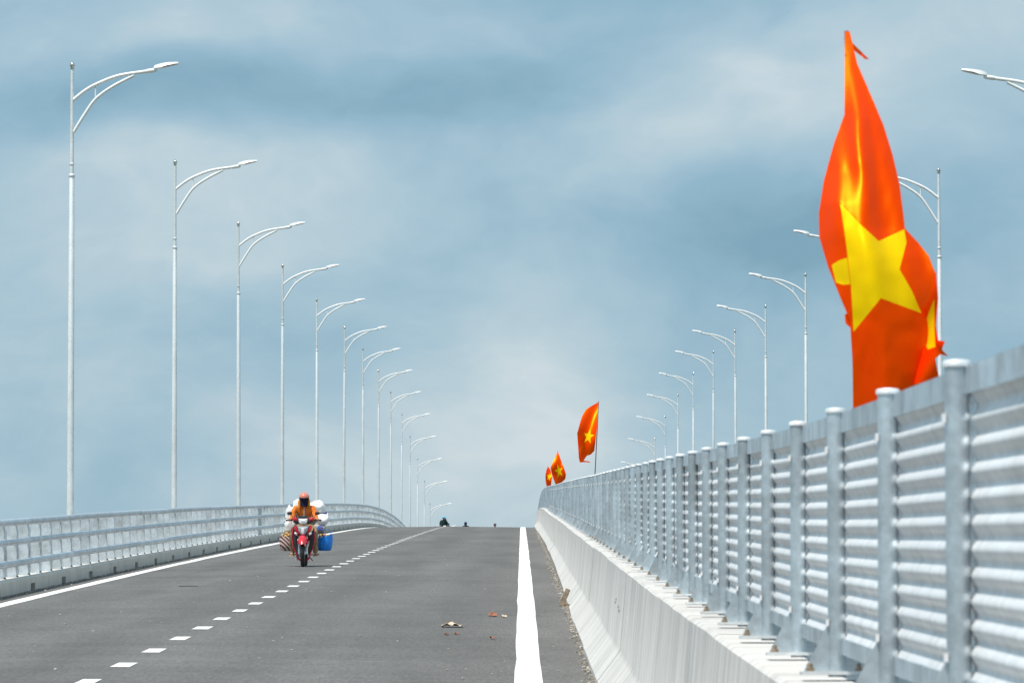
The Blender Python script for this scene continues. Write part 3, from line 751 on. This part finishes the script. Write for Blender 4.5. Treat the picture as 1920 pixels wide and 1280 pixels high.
    for sx in (-1, 1):
        b = MB(); b.tube([(sx * .12, -.40, .95), (sx * .22, -.38, .965), (sx * .35, -.30, .955)], .014, 8); hb = b.build('handlebar', BLK, r, 50)
        b = MB(); b.tube([(sx * .235, -.372, .963), (sx * .36, -.295, .953)], .019, 10); b.build('grip', RUB, hb, 50)
        b = MB(); b.tube([(sx * .20, -.42, .955), (sx * .26, -.445, .952), (sx * .35, -.40, .945)], .007, 6); b.build('lever', BLK, hb)
        b = MB(); b.tube([(sx * .21, -.38, .965), (sx * .24, -.37, 1.05), (sx * .275, -.36, 1.085)], .006, 6); mi = b.build('mirror', BLK, r)
        b = MB(); b.blob((sx * .285, -.36, 1.10), (.052, .018, .035), 12, 8, power=.8); b.build('mirror_shell', BLK, mi, 60)
    # body, engine, seat, exhaust
    b = MB(); b.tube(bez([(0, -.40, .80), (0, -.30, .60), (0, -.12, .48), (0, .15, .52), (0, .45, .66)], 4), .06, 10); b.build('frame', BLK, r, 50)
    b = MB(); b.box((0, -.05, .33), (.19, .34, .17)); b.tube([(0, -.18, .33), (0, -.36, .36)], .055, 10); b.box((0, -.02, .23), (.15, .22, .06)); eng = b.build('engine', BLK, r)
    b = MB(); b.blob((0, .22, .775), (.125, .40, .055), 18, 8, power=.75); b.build('seat', BLK, r, 60)
    for sx in (-1, 1):
        b = MB(); slab(b, [(sx * .05, .70), (sx * .13, .72), (sx * .14, .58), (sx * .08, .50)], -.05, .62, 0, .02); b.build('side_panel', RED, r)
        b = MB(); b.tube([(sx * .10, -.02, .245), (sx * .30, -.02, .245)], .012, 8); b.box((sx * .26, -.02, .25), (.10, .05, .025)); b.build('foot_peg', BLK, r)
    b = MB(); b.tube(bez([(-.05, -.32, .30), (-.12, -.30, .17), (-.14, -.05, .15), (-.15, .30, .22), (-.16, .85, .36)], 5), [.016] * 11 + [.02, .035, .042, .045, .045, .045, .045, .04, .035, .03], 10); b.build('exhaust', CHR, r, 50)
    b = MB(); b.box((0, .72, .80), (.26, .40, .018)); b.tube([(0, .60, .70), (0, .80, .79)], .01, 6); b.build('rear_rack', BLK, r)
    b = MB(); b.tube([(.10, .02, .20), (.17, .14, .12)], .010, 6); b.build('side_stand', BLK, r)
    return r

# ------------------------------------------------------------------ people
def skin_mesh(verts, edges, root=0, sub=2):
    me = bpy.data.meshes.new('skin_tmp'); me.from_pydata([v[0] for v in verts], edges, [])
    o = bpy.data.objects.new('skin_tmp', me); col.objects.link(o)
    o.modifiers.new('skin', 'SKIN')
    for i, v in enumerate(verts):
        sv = me.skin_vertices[0].data[i]; rr = v[1]; sv.radius = rr if hasattr(rr, '__len__') else (rr, rr); sv.use_root = (i == root)
    md = o.modifiers.new('sub', 'SUBSURF'); md.levels = sub; md.render_levels = sub
    dg = bpy.context.evaluated_depsgraph_get(); ev = o.evaluated_get(dg); em = ev.to_mesh()
    P = [v.co.copy() for v in em.vertices]; Fc = [tuple(p.vertices) for p in em.polygons]
    ev.to_mesh_clear(); bpy.data.objects.remove(o); bpy.data.meshes.remove(me)
    return P, Fc
SKINM = plain('skin', (.42, .24, .16), .6, 0, .08)
def rider(loc, rot, label, top, legs, helmet, mask=None, pose=0.0, back=0.0, grp=None, scarf=None, zipper=False, visor=True):
    """a person seated on a motorbike, hands on the bar; back>0 seats them as the passenger with hands on the thighs"""
    r = empty('person', loc, rot); tag(r, label, 'person', grp)
    yb = back
    hx, hy, hz = (.290, -.335, .960) if not back else (.16, .02, .80)
    J = [((0, .16 + yb, .83), (.155, .125), 'l'), ((0, .13 + yb, .96), (.145, .11), 't'), ((0, .08 + yb, 1.10), (.175, .115), 't'), ((0, .05 + yb, 1.20), (.165, .10), 't'),
         ((0, .03 + yb, 1.265), .062, 't'), ((0, .005 + yb, 1.32), .050, 's'), ((0, -.02 + yb, 1.375), (.070, .082), 's'), ((0, -.015 + yb, 1.435), (.076, .090), 's')]
    E_ = [(i, i + 1) for i in range(7)]
    for s in (-1, 1):
        b0 = len(J)
        J += [((s * .175, .045 + yb, 1.205), .066, 't'), ((s * .225, -.02 + yb, 1.09), .058, 't'), ((s * .250, -.10 + yb if not back else .0 + yb, .975), .050, 't'),
              ((s * (hx * .5 + .130), (hy - .10 + yb) / 2 if not back else hy + yb * .5, (hz + .985) / 2 + .005), .042, 't'), ((s * (hx + .005), hy + .05 + (yb if back else 0), hz + .006), .036, 't'), ((s * hx, hy + .018 + (yb if back else 0), hz + .008), .030, 's')]
        E_ += [(3, b0)] + [(b0 + i, b0 + i + 1) for i in range(5)]
        k0 = len(J)
        kx = .225
        J += [((s * .105, .11 + yb, .80), .098, 'l'), ((s * .17, -.06 + yb, .765), .088, 'l'), ((s * kx, -.23 + yb, .715), .072, 'l'), ((s * (kx + .01), -.185 + yb, .58), .068, 'l'),
              ((s * (kx + .01), -.11 + yb, .42), .062, 'l'), ((s * (kx + .008), -.045 + yb, .295), .054, 'l'), ((s * (kx + .012), -.03 + yb, .275), .034, 's'), ((s * (kx + .02), -.10 + yb, .262), .034, 's'), ((s * (kx + .03), -.17 + yb, .255), .030, 's')]
        E_ += [(0, k0)] + [(k0 + i, k0 + i + 1) for i in range(8)]
    P, Fc = skin_mesh([(j[0], j[1]) for j in J], E_)
    # soft creases in the clothes
    P = [p + Vector((mnoise.noise(p * 17), mnoise.noise(p * 17 + Vector((5, 5, 5))), mnoise.noise(p * 17 + Vector((9, 1, 4))))) * .010 for p in P]
    b = MB(); b.add(P, [])
    lut = {'t': 0, 'l': 1, 's': 2}
    for f_ in Fc:
        c = sum((P[i] for i in f_), Vector()) / len(f_)
        j = min(J, key=lambda q: (Vector(q[0]) - c).length - (q[1][0] if hasattr(q[1], '__len__') else q[1]) * .6)
        b.f.append(f_); b.mi.append(lut[j[2]])
    b.cur = 2
    for s in (-1, 1):            # five fingers closed round the grip (or resting on the thigh)
        dy = yb if back else 0
        for k in range(4):
            ox = (k - 1.5) * .019; c = Vector((s * (hx + ox), hy + dy - ox * s * 0, hz))
            ln = (.9, 1, .96, .82)[k]
            b.tube([c + Vector((0, .018, .012)), c + Vector((0, -.012 * ln, .027)), c + Vector((0, -.030 * ln, .010)), c + Vector((0, -.026 * ln, -.014)), c + Vector((0, -.006, -.022))], [.010, .0095, .009, .0085, .007], 6)
        c = Vector((s * (hx - .042), hy + dy, hz)); b.tube([c + Vector((s * .02, .02, .0)), c + Vector((0, .006, -.014)), c + Vector((-s * .008, -.012, -.018))], [.011, .010, .008], 6)
        b.blob((s * .030, -.102 + yb, 1.418), (.011, .008, .008), 8, 6)          # eyes
    b.blob((0, -.112 + yb, 1.392), (.012, .016, .018), 8, 6)                        # nose
    body = b.build('body', [top, legs, SKINM], r, 80)
    # helmet: open shell with brim
    h = MB(); V = []; nu, nv = 24, 9
    hc = Vector((0, -.012 + yb, 1.428))
    for j in range(nv + 1):
        for i in range(nu):
            ph = 2 * pi * i / nu; frontness = max(0, -sin(ph)); thm = radians(96 + 12 * (1 - frontness)); th = thm * j / nv
            V.append(hc + Vector((.108 * sin(th) * cos(ph), .128 * sin(th) * sin(ph), .104 * cos(th))))
    h.add(V, [(j * nu + i, (j + 1) * nu + i, (j + 1) * nu + (i + 1) % nu, j * nu + (i + 1) % nu) for j in range(nv) for i in range(nu)])
    he = h.build('helmet', helmet, r, 60)
    if visor:
        p = MB(); V = []
        for i in range(9):
            a = radians(-150 + 120 * i / 8); V += [hc + Vector((.108 * cos(a), .126 * sin(a), -.004)), hc + Vector((.112 * cos(a), (.126 + .045 * sin(pi * i / 8)) * sin(a), -.020)), hc + Vector((.108 * cos(a), .124 * sin(a), -.014))]
        p.add(V, [(i * 3 + k, i * 3 + 3 + k, i * 3 + 3 + (k + 1) % 3, i * 3 + (k + 1) % 3) for i in range(8) for k in range(3)]); p.build('brim', M['dark'], he)
    p = MB(); p.tube([hc + Vector((-.10, -.01, -.01)), hc + Vector((-.07, -.03, -.10)), hc + Vector((0, -.045, -.135)), hc + Vector((.07, -.03, -.10)), hc + Vector((.10, -.01, -.01))], .006, 6); p.build('chin_strap', M['dark'], he)
    if mask:
        p = MB(); V = []; nn = 12; zz = [(1.408, .088, .112), (1.37, .090, .122), (1.33, .080, .118), (1.28, .082, .112), (1.235, .062, .118)]
        for z, rx, ry in zz:
            for i in range(nn + 1):
                a = radians(-180 + 180 * i / nn); V.append((rx * cos(a) * 1.03, yb - .008 + ry * sin(a), z + .010 * sin(i * 1.9) * (z < 1.25)))
        p.add(V, [(j * (nn + 1) + i, j * (nn + 1) + i + 1, (j + 1) * (nn + 1) + i + 1, (j + 1) * (nn + 1) + i) for j in range(4) for i in range(nn)]); p.build('face_mask', mask, r, 70)
    if scarf:
        for s in (-1, 1):
            p = MB(); p.tube([(s * .092, -.03, 1.40), (s * .105, -.045, 1.33), (s * .098, -.06, 1.26), (s * .10, -.07, 1.20)], [.016, .026, .024, .010], 8, flat=(1, .6)); p.build('hood_flap', scarf, r, 60)
    if zipper:
        p = MB(); p.tube([(0, -.072, 1.24), (0, -.079, 1.18), (0, -.066, 1.05)], .006, 6); p.build('zip', M['lampw'], r)
    for s in (-1, 1):
        p = MB(); V = []; q = [(-.045, .03), (-.05, -.05), (-.052, -.15), (-.03, -.20), (.0, -.212), (.035, -.20), (.05, -.15), (.04, -.05), (.038, .03), (0, .05)]
        for z in (.212, .232): V += [(s * .245 + x, y + yb, z) for x, y in q]
        n = len(q); p.add(V, [tuple(range(n)), tuple(range(2 * n - 1, n - 1, -1))] + [(k, (k + 1) % n, n + (k + 1) % n, n + k) for k in range(n)])
        p.tube([(s * .245 - .045, -.10 + yb, .23), (s * .245, -.11 + yb, .292), (s * .245 + .045, -.10 + yb, .23)], .012, 6)
        p.build('sandal', TAN, r)
    return r
TAN = plain('sandal_tan', (.62, .44, .26), .7)
Yb = 101.6; BS = .965; Xb = -410 * Yb / F
bike_loc = (Xb, Yb + .62, road_z(Xb, Yb + .62))
bike_rot = (atan(slope(zr, Yb)), 0, 0)
bk = motorbike(bike_loc, 0, 'red motorbike ridden towards the camera, piled with bags, beside the lane dashes', ('red', (.62, .012, .03)), (.42, .44, .47))
bk.scale = (BS,) * 3
rd = rider(bike_loc, bike_rot, 'rider in orange jacket, copper helmet and navy face mask on the red motorbike', clothm('orange_jacket', (.74, .20, .035)), clothm('khaki_trousers', (.30, .235, .15)),
      paintm('copper_helmet', (.70, .20, .13), .25), clothm('navy_mask', (.018, .014, .045)), scarf=clothm('ochre_hood', (.62, .26, .03)), zipper=True)
rd.scale = (BS,) * 3

# ------------------------------------------------------------------ the load on the motorbike
BRX = Matrix.Rotation(bike_rot[0], 4, 'X'); BT = Matrix.Translation(bike_loc) @ BRX @ Matrix.Scale(BS, 4)
def cargo(name, label, cat, base, grp=None):
    o = empty(name, BT @ Vector(base), bike_rot); o.scale = (BS,) * 3; tag(o, label, cat, grp); return o
WHT = plain('white_plastic_bag', (.88, .88, .87), .35, 0, .04, 5, bump=.8, bscale=22)
BLU = plain('blue_woven_bag', (.008, .26, .88), .5, 0, .2, 20, bump=.6, bscale=30)
SACK = plain('beige_sack', (.40, .35, .29), .85, 0, .2, 12)
BREAD = plain('bread_crust', (.62, .40, .16), .7, 0, .35, 30)
NAVY = clothm('navy_cloth', (.02, .025, .16))
def stripes():
    m, N, b = mat('striped_weave')
    co = N.n('ShaderNodeTexCoord').outputs['Object']; sp = N.n('ShaderNodeSeparateXYZ'); N.L.new(co, sp.inputs[0])
    d = N.m('ADD', N.m('MULTIPLY', sp.outputs[0], 1.0), sp.outputs[2])
    f = N.m('FRACT', N.m('MULTIPLY', N.m('ADD', d, N.m('MULTIPLY', sp.outputs[1], .6)), 12), 0)
    N.L.new(N.mix(N.mapr(f, .42, .52, 0, 1), (.70, .60, .54, 1), (.16, .045, .05, 1)), b.inputs['Base Color']); b.inputs['Roughness'].default_value = .8; return m
def bag_shell(rx, ry, h, seed, n=20, flare=1.0, sq=.7, slant=0.0):
    """open-topped soft bag: sagging walls and a floor"""
    b = MB(); V = []; prof = [(.0, .0), (.62, .0), (.86, .05), (1.0, .3), (1.0 * flare, .65), (.96 * flare, 1.0), (.90 * flare, .98), (.92 * flare, .6)]
    for r_, z in prof:
        for i in range(n):
            a = 2 * pi * i / n; c, s = cos(a), sin(a)
            q = Vector((math.copysign(abs(c) ** sq, c), math.copysign(abs(s) ** sq, s), 0))
            k = 1 + .12 * mnoise.noise((q.x * 2 + seed, q.y * 2, z * 3))
            V.append((q.x * rx * r_ * k, q.y * ry * r_ * k, z * h + slant * q.x * z + (.018 * mnoise.noise((q.x * 3 + seed, q.y * 3, 7)) if z > .6 else 0)))
    b.add(V, [(j * n + i, j * n + (i + 1) % n, (j + 1) * n + (i + 1) % n, (j + 1) * n + i) for j in range(len(prof) - 1) for i in range(n)]); return b
def loaves(par, rx, ry, z, k, seed):
    rnd = random.Random(seed)
    for i in range(k):
        a = rnd.uniform(0, 6.28); q = sqrt(rnd.random())
        b = MB(); b.blob((0, 0, 0), (.045, .030, .026), 10, 7, .12, 20, i)
        o = b.build('loaf', BREAD, par, 60); o.location = (rx * .72 * q * cos(a), ry * .72 * q * sin(a), z + rnd.uniform(-.03, .05) + .04 * (1 - q)); o.rotation_euler = (rnd.uniform(-.6, .6), rnd.uniform(-.6, .6), rnd.uniform(0, 3))
bas = cargo('woven_basket', 'diagonally striped woven basket of yellow goods hanging at the left of the motorbike', 'basket', (-.37, .38, .315))
o = bag_shell(.155, .20, .30, 2, flare=1.02, sq=.6).build('basket_body', stripes(), bas, 60); loaves(bas, .155, .20, .30, 16, 3)
b = MB(); b.tube(bez([(-.10, -.16, .29), (-.05, -.10, .40), (.10, -.08, .42), (.14, -.12, .29)], 4), .010, 6); b.build('handle', SACK, bas, 50)
blu = cargo('tote_bag', 'bright blue woven tote bag of yellow goods hanging at the right of the motorbike', 'bag', (.41, .36, .32))
o = bag_shell(.160, .20, .30, 5, flare=1.06, sq=.9, slant=.045).build('bag_body', BLU, blu, 60); loaves(blu, .155, .20, .27, 16, 8)
for sy in (-.12, .10):
    b = MB(); b.tube(bez([(.02, sy, .27), (.01, sy + .05, .40), (.05, sy + .06, .44), (.10, sy + .04, .40), (.15, sy, .33)], 5), .0045, 6, flat=(.6, 1.4)); b.build('handle', BLU, blu, 50)
def sackful(name, label, cat, base, d, m, seed, tie=None, grp=None, nz=.22, extra=None):
    o = cargo(name, label, cat, base, grp)
    b = MB(); b.blob((0, 0, d[2]), d, 26, 16, nz, 7, seed, .82); b.build('bag_body', m, o, 70)
    if tie:
        b = MB(); b.tube([(0, 0, d[2] * 1.9), (tie[0] * .4, 0, d[2] * 2.05), (tie[0], tie[1], d[2] * 2.0 + tie[2])], [.03, .014, .034], 8, flat=(1, .5)); b.build('knotted_neck', m, o, 60)
    return o
G = 'white plastic bags on the motorbike'
sackful('plastic_bag', 'large white plastic bag behind the right shoulder of the orange-jacketed rider', 'bag', (.235, .62, 1.065), (.185, .20, .145), WHT, 1, None, G)
sackful('plastic_bag', 'white plastic bag with knotted end, lower right of the rider, above the blue bag', 'bag', (.345, .52, .85), (.135, .17, .12), WHT, 2, (.13, -.05, -.03), G)
sackful('plastic_bag', 'white plastic bag peeping out left of the rider\'s mask', 'bag', (-.14, .62, 1.15), (.11, .12, .11), WHT, 3, (-.09, -.02, -.06), G)
sackful('plastic_bag', 'white plastic bag behind the rider\'s left-hand upper arm', 'bag', (-.30, .58, .94), (.115, .14, .14), WHT, 4, (-.04, -.05, .03), G)
sackful('plastic_bag', 'low white plastic bag above the striped basket', 'bag', (-.32, .50, .68), (.11, .16, .15), WHT, 6, (-.10, -.06, -.06), G)
sk = sackful('cloth_sack', 'beige sack with a small blue patch strapped above the blue tote bag', 'sack', (.30, .50, .68), (.135, .17, .095), SACK, 7, None)
b = MB(); b.box((.02, -.172, .115), (.10, .012, .085), Matrix.Rotation(.15, 3, 'Y')); lb = b.build('blue_label', BLU, sk); b = MB(); b.box((.02, -.180, .115), (.055, .006, .03), Matrix.Rotation(.15, 3, 'Y')); b.build('red_mark', paintm('red_mark', (.6, .05, .08), .5), lb)
sackful('cloth_bundle', 'dark navy knotted cloth between the two white bags at right', 'cloth', (.375, .50, 1.035), (.06, .05, .028), NAVY, 8, (.07, -.03, .0), None, .4)
b = cargo('cargo_box', 'low load of packed bundles on the rear rack behind the rider', 'box', (0, .72, .83)); q = MB(); q.blob((0, 0, .16), (.23, .20, .16), 20, 12, .12, 6, 4, .6); q.build('bundle', SACK, b, 60)

# ------------------------------------------------------------------ riders just over the crest
def place_far(u, Y): X = (u - 978) * Y / F; return (X, Y, road_z(X, Y))
L1 = place_far(834, 341)
motorbike(L1, 0, 'dark motorbike half hidden behind the crest under two riders', ('dark', (.03, .03, .035)), (.2, .2, .2))
rider(L1, (0, 0, 0), 'rider in dark green shirt and dark helmet, in front of the light blue helmet', clothm('dark_green_shirt', (.012, .045, .045)), clothm('black_trousers', (.02, .02, .025)), paintm('dark_helmet', (.035, .025, .04), .3), clothm('dark_mask', (.05, .04, .05)))
L1b = (L1[0] - .08, L1[1], L1[2] + .13)
rider(L1b, (0, 0, 0), 'passenger in a light blue helmet behind another rider at the crest', clothm('dark_green_shirt', (.012, .045, .045)), clothm('black_trousers', (.02, .02, .025)), paintm('sky_blue_helmet', (.10, .52, .78), .3), None, back=.34)
L2 = place_far(873, 351)
motorbike(L2, 0, 'motorbike hidden behind the crest below the lone dark blue helmet', ('blue', (.02, .04, .2)), (.3, .3, .3))
rider(L2, (0, 0, 0), 'rider whose dark blue helmet alone shows over the middle of the crest', clothm('grey_green_shirt', (.05, .07, .06)), clothm('black_trousers', (.02, .02, .025)), paintm('dark_blue_helmet', (.012, .025, .09), .3), clothm('dark_mask', (.05, .04, .05)))
L3 = place_far(928, 354)
motorbike(L3, 0, 'motorbike hidden behind the crest below the small dark red helmet', ('maroon', (.15, .02, .03)), (.3, .3, .3))
rider(L3, (0, 0, 0), 'rider in dark red helmet, only the head showing, nearest the white edge line', clothm('brown_shirt', (.10, .05, .04)), clothm('black_trousers', (.02, .02, .025)), paintm('dark_red_helmet', (.07, .015, .03), .3))

# ------------------------------------------------------------------ litter on the road
def on_road(u, v):              # road point seen at a photo pixel
    lo, hi = 30.0, 245.0
    for _ in range(50):
        y = (lo + hi) / 2; a, t = ray(u, v)
        if road_z(a * y, y) > t * y: hi = y
        else: lo = y
    a, t = ray(u, v); return Vector((a * lo, lo, road_z(a * lo, lo)))
CARD = plain('cardboard', (.36, .22, .13), .85, 0, .2, 12); PALE = plain('pale_card', (.60, .48, .36), .8, 0, .15, 12); LEAF = plain('dry_leaf', (.32, .12, .06), .8, 0, .3, 20); WOODM = plain('old_wood', (.27, .21, .15), .85, 0, .3, 14)
def scrap(name, label, cat, u, v, w_, dp, h, m, seed, grp=None):
    p = on_road(u, v); o = empty(name, p, (atan(slope(zr, p.y)), 0, 0)); tag(o, label, cat, grp)
    b = MB(); nx, ny = 8, 4; V = []
    for j in range(ny + 1):
        for i in range(nx + 1):
            x = (i / nx - .5) * w_; y = (j / ny - .5) * dp; z = .012 + h * abs(mnoise.noise((i * .30 + seed * 5.3, j * .35, seed))) * 1.7 * (1 - .5 * abs(i / nx - .5))
            V.append((x + .02 * mnoise.noise((i, j, seed)), y + .03 * mnoise.noise((i * .8, seed, j)), z))
    b.add(V, [(j * (nx + 1) + i, j * (nx + 1) + i + 1, (j + 1) * (nx + 1) + i + 1, (j + 1) * (nx + 1) + i) for j in range(ny) for i in range(nx)])
    q = b.build('sheet', m, o); q.modifiers.new('thick', 'SOLIDIFY').thickness = .006
    return o
c = scrap('cardboard_scrap', 'crumpled pale cardboard scrap lying in the middle of the near lane', 'litter', 848, 1175, .25, .35, .055, PALE, 3, 'litter on the near lane')
b = MB(); b.box((-.08, -.05, .035), (.09, .2, .012), Matrix.Rotation(-.6, 3, 'Y')); b.build('torn_corner', LEAF, c)
scrap('cardboard_scrap', 'small reddish folded scrap close to the white edge line', 'litter', 924, 1155, .10, .3, .07, LEAF, 6, 'litter on the near lane')
scrap('cardboard_scrap', 'thin grey splinter beside the reddish scrap near the edge line', 'litter', 945, 1157, .07, .2, .03, PALE, 8, 'litter on the near lane')
scrap('dry_leaf', 'left one of two small orange leaves just below the cardboard scrap', 'leaf', 837, 1190, .05, .15, .02, LEAF, 1, 'leaves on the near lane')
scrap('dry_leaf', 'right one of two small orange leaves just below the cardboard scrap', 'leaf', 856, 1189, .05, .15, .02, LEAF, 2, 'leaves on the near lane')
scrap('dry_leaf', 'small brown leaf alone, lowest of the litter on the near lane', 'leaf', 923, 1198, .05, .15, .03, LEAF, 4, 'leaves on the near lane')
p = on_road(355, 1100); o = empty('stick', p); tag(o, 'thin dark straight stick lying across the far left lane', 'stick')
b = MB(); b.tube([(-.16, 0, .015), (0, .01, .02), (.15, -.01, .015)], [.005, .006, .004], 6); b.build('rod', M['dark'], o)
p = on_road(1052, 1136); o = empty('wooden_block', p); tag(o, 'short brown wooden board leaning against the foot of the concrete barrier', 'wood')
b = MB(); b.box((.05, .1, .125), (.07, .10, .25), Matrix.Rotation(.40, 3, 'Y')); b.build('board', WOODM, o); b = MB(); b.box((.07, .12, .02), (.10, .12, .03)); b.build('base_block', M['rustbolt'], o)
# grit, straw and chips along the foot of the barrier
gr = MB(); rnd = random.Random(4)
def chip(b, p, s, rnd):
    R_ = Matrix.Rotation(rnd.uniform(0, 6.3), 3, 'Z') @ Matrix.Rotation(rnd.uniform(-.5, .5), 3, 'X')
    b.box(p, (s * rnd.uniform(.6, 1.6), s * rnd.uniform(.6, 2.4), s * rnd.uniform(.25, .7)), R_)
for i in range(1900):
    y = 36 + 170 * rnd.random() ** 1.5; x = .635 - abs(rnd.gauss(0, .038)); gr.cur = rnd.choice([0, 1, 1, 2, 2]); chip(gr, (x, y, road_z(x, y) + .005), rnd.uniform(.006, .017), rnd)
for i in range(900):
    y = 70 + 130 * rnd.random(); x = -7.74 + abs(rnd.gauss(0, .10)); gr.cur = rnd.choice([0, 1, 2]); chip(gr, (x, y, road_z(x, y) + .006), rnd.uniform(.008, .022), rnd)
for i in range(240):
    y = 38 + 120 * rnd.random() ** 1.4; x = rnd.uniform(-7.3, .6); gr.cur = rnd.choice([0, 1]); chip(gr, (x, y, road_z(x, y) + .006), rnd.uniform(.006, .016), rnd)
tag(gr.build('grit', [PALE, plain('pale_stone', (.50, .48, .45), .9), plain('brown_grit', (.24, .19, .14), .9)]), 'loose grit, straw and chips gathered along the road edges', 'grit', kind='stuff')
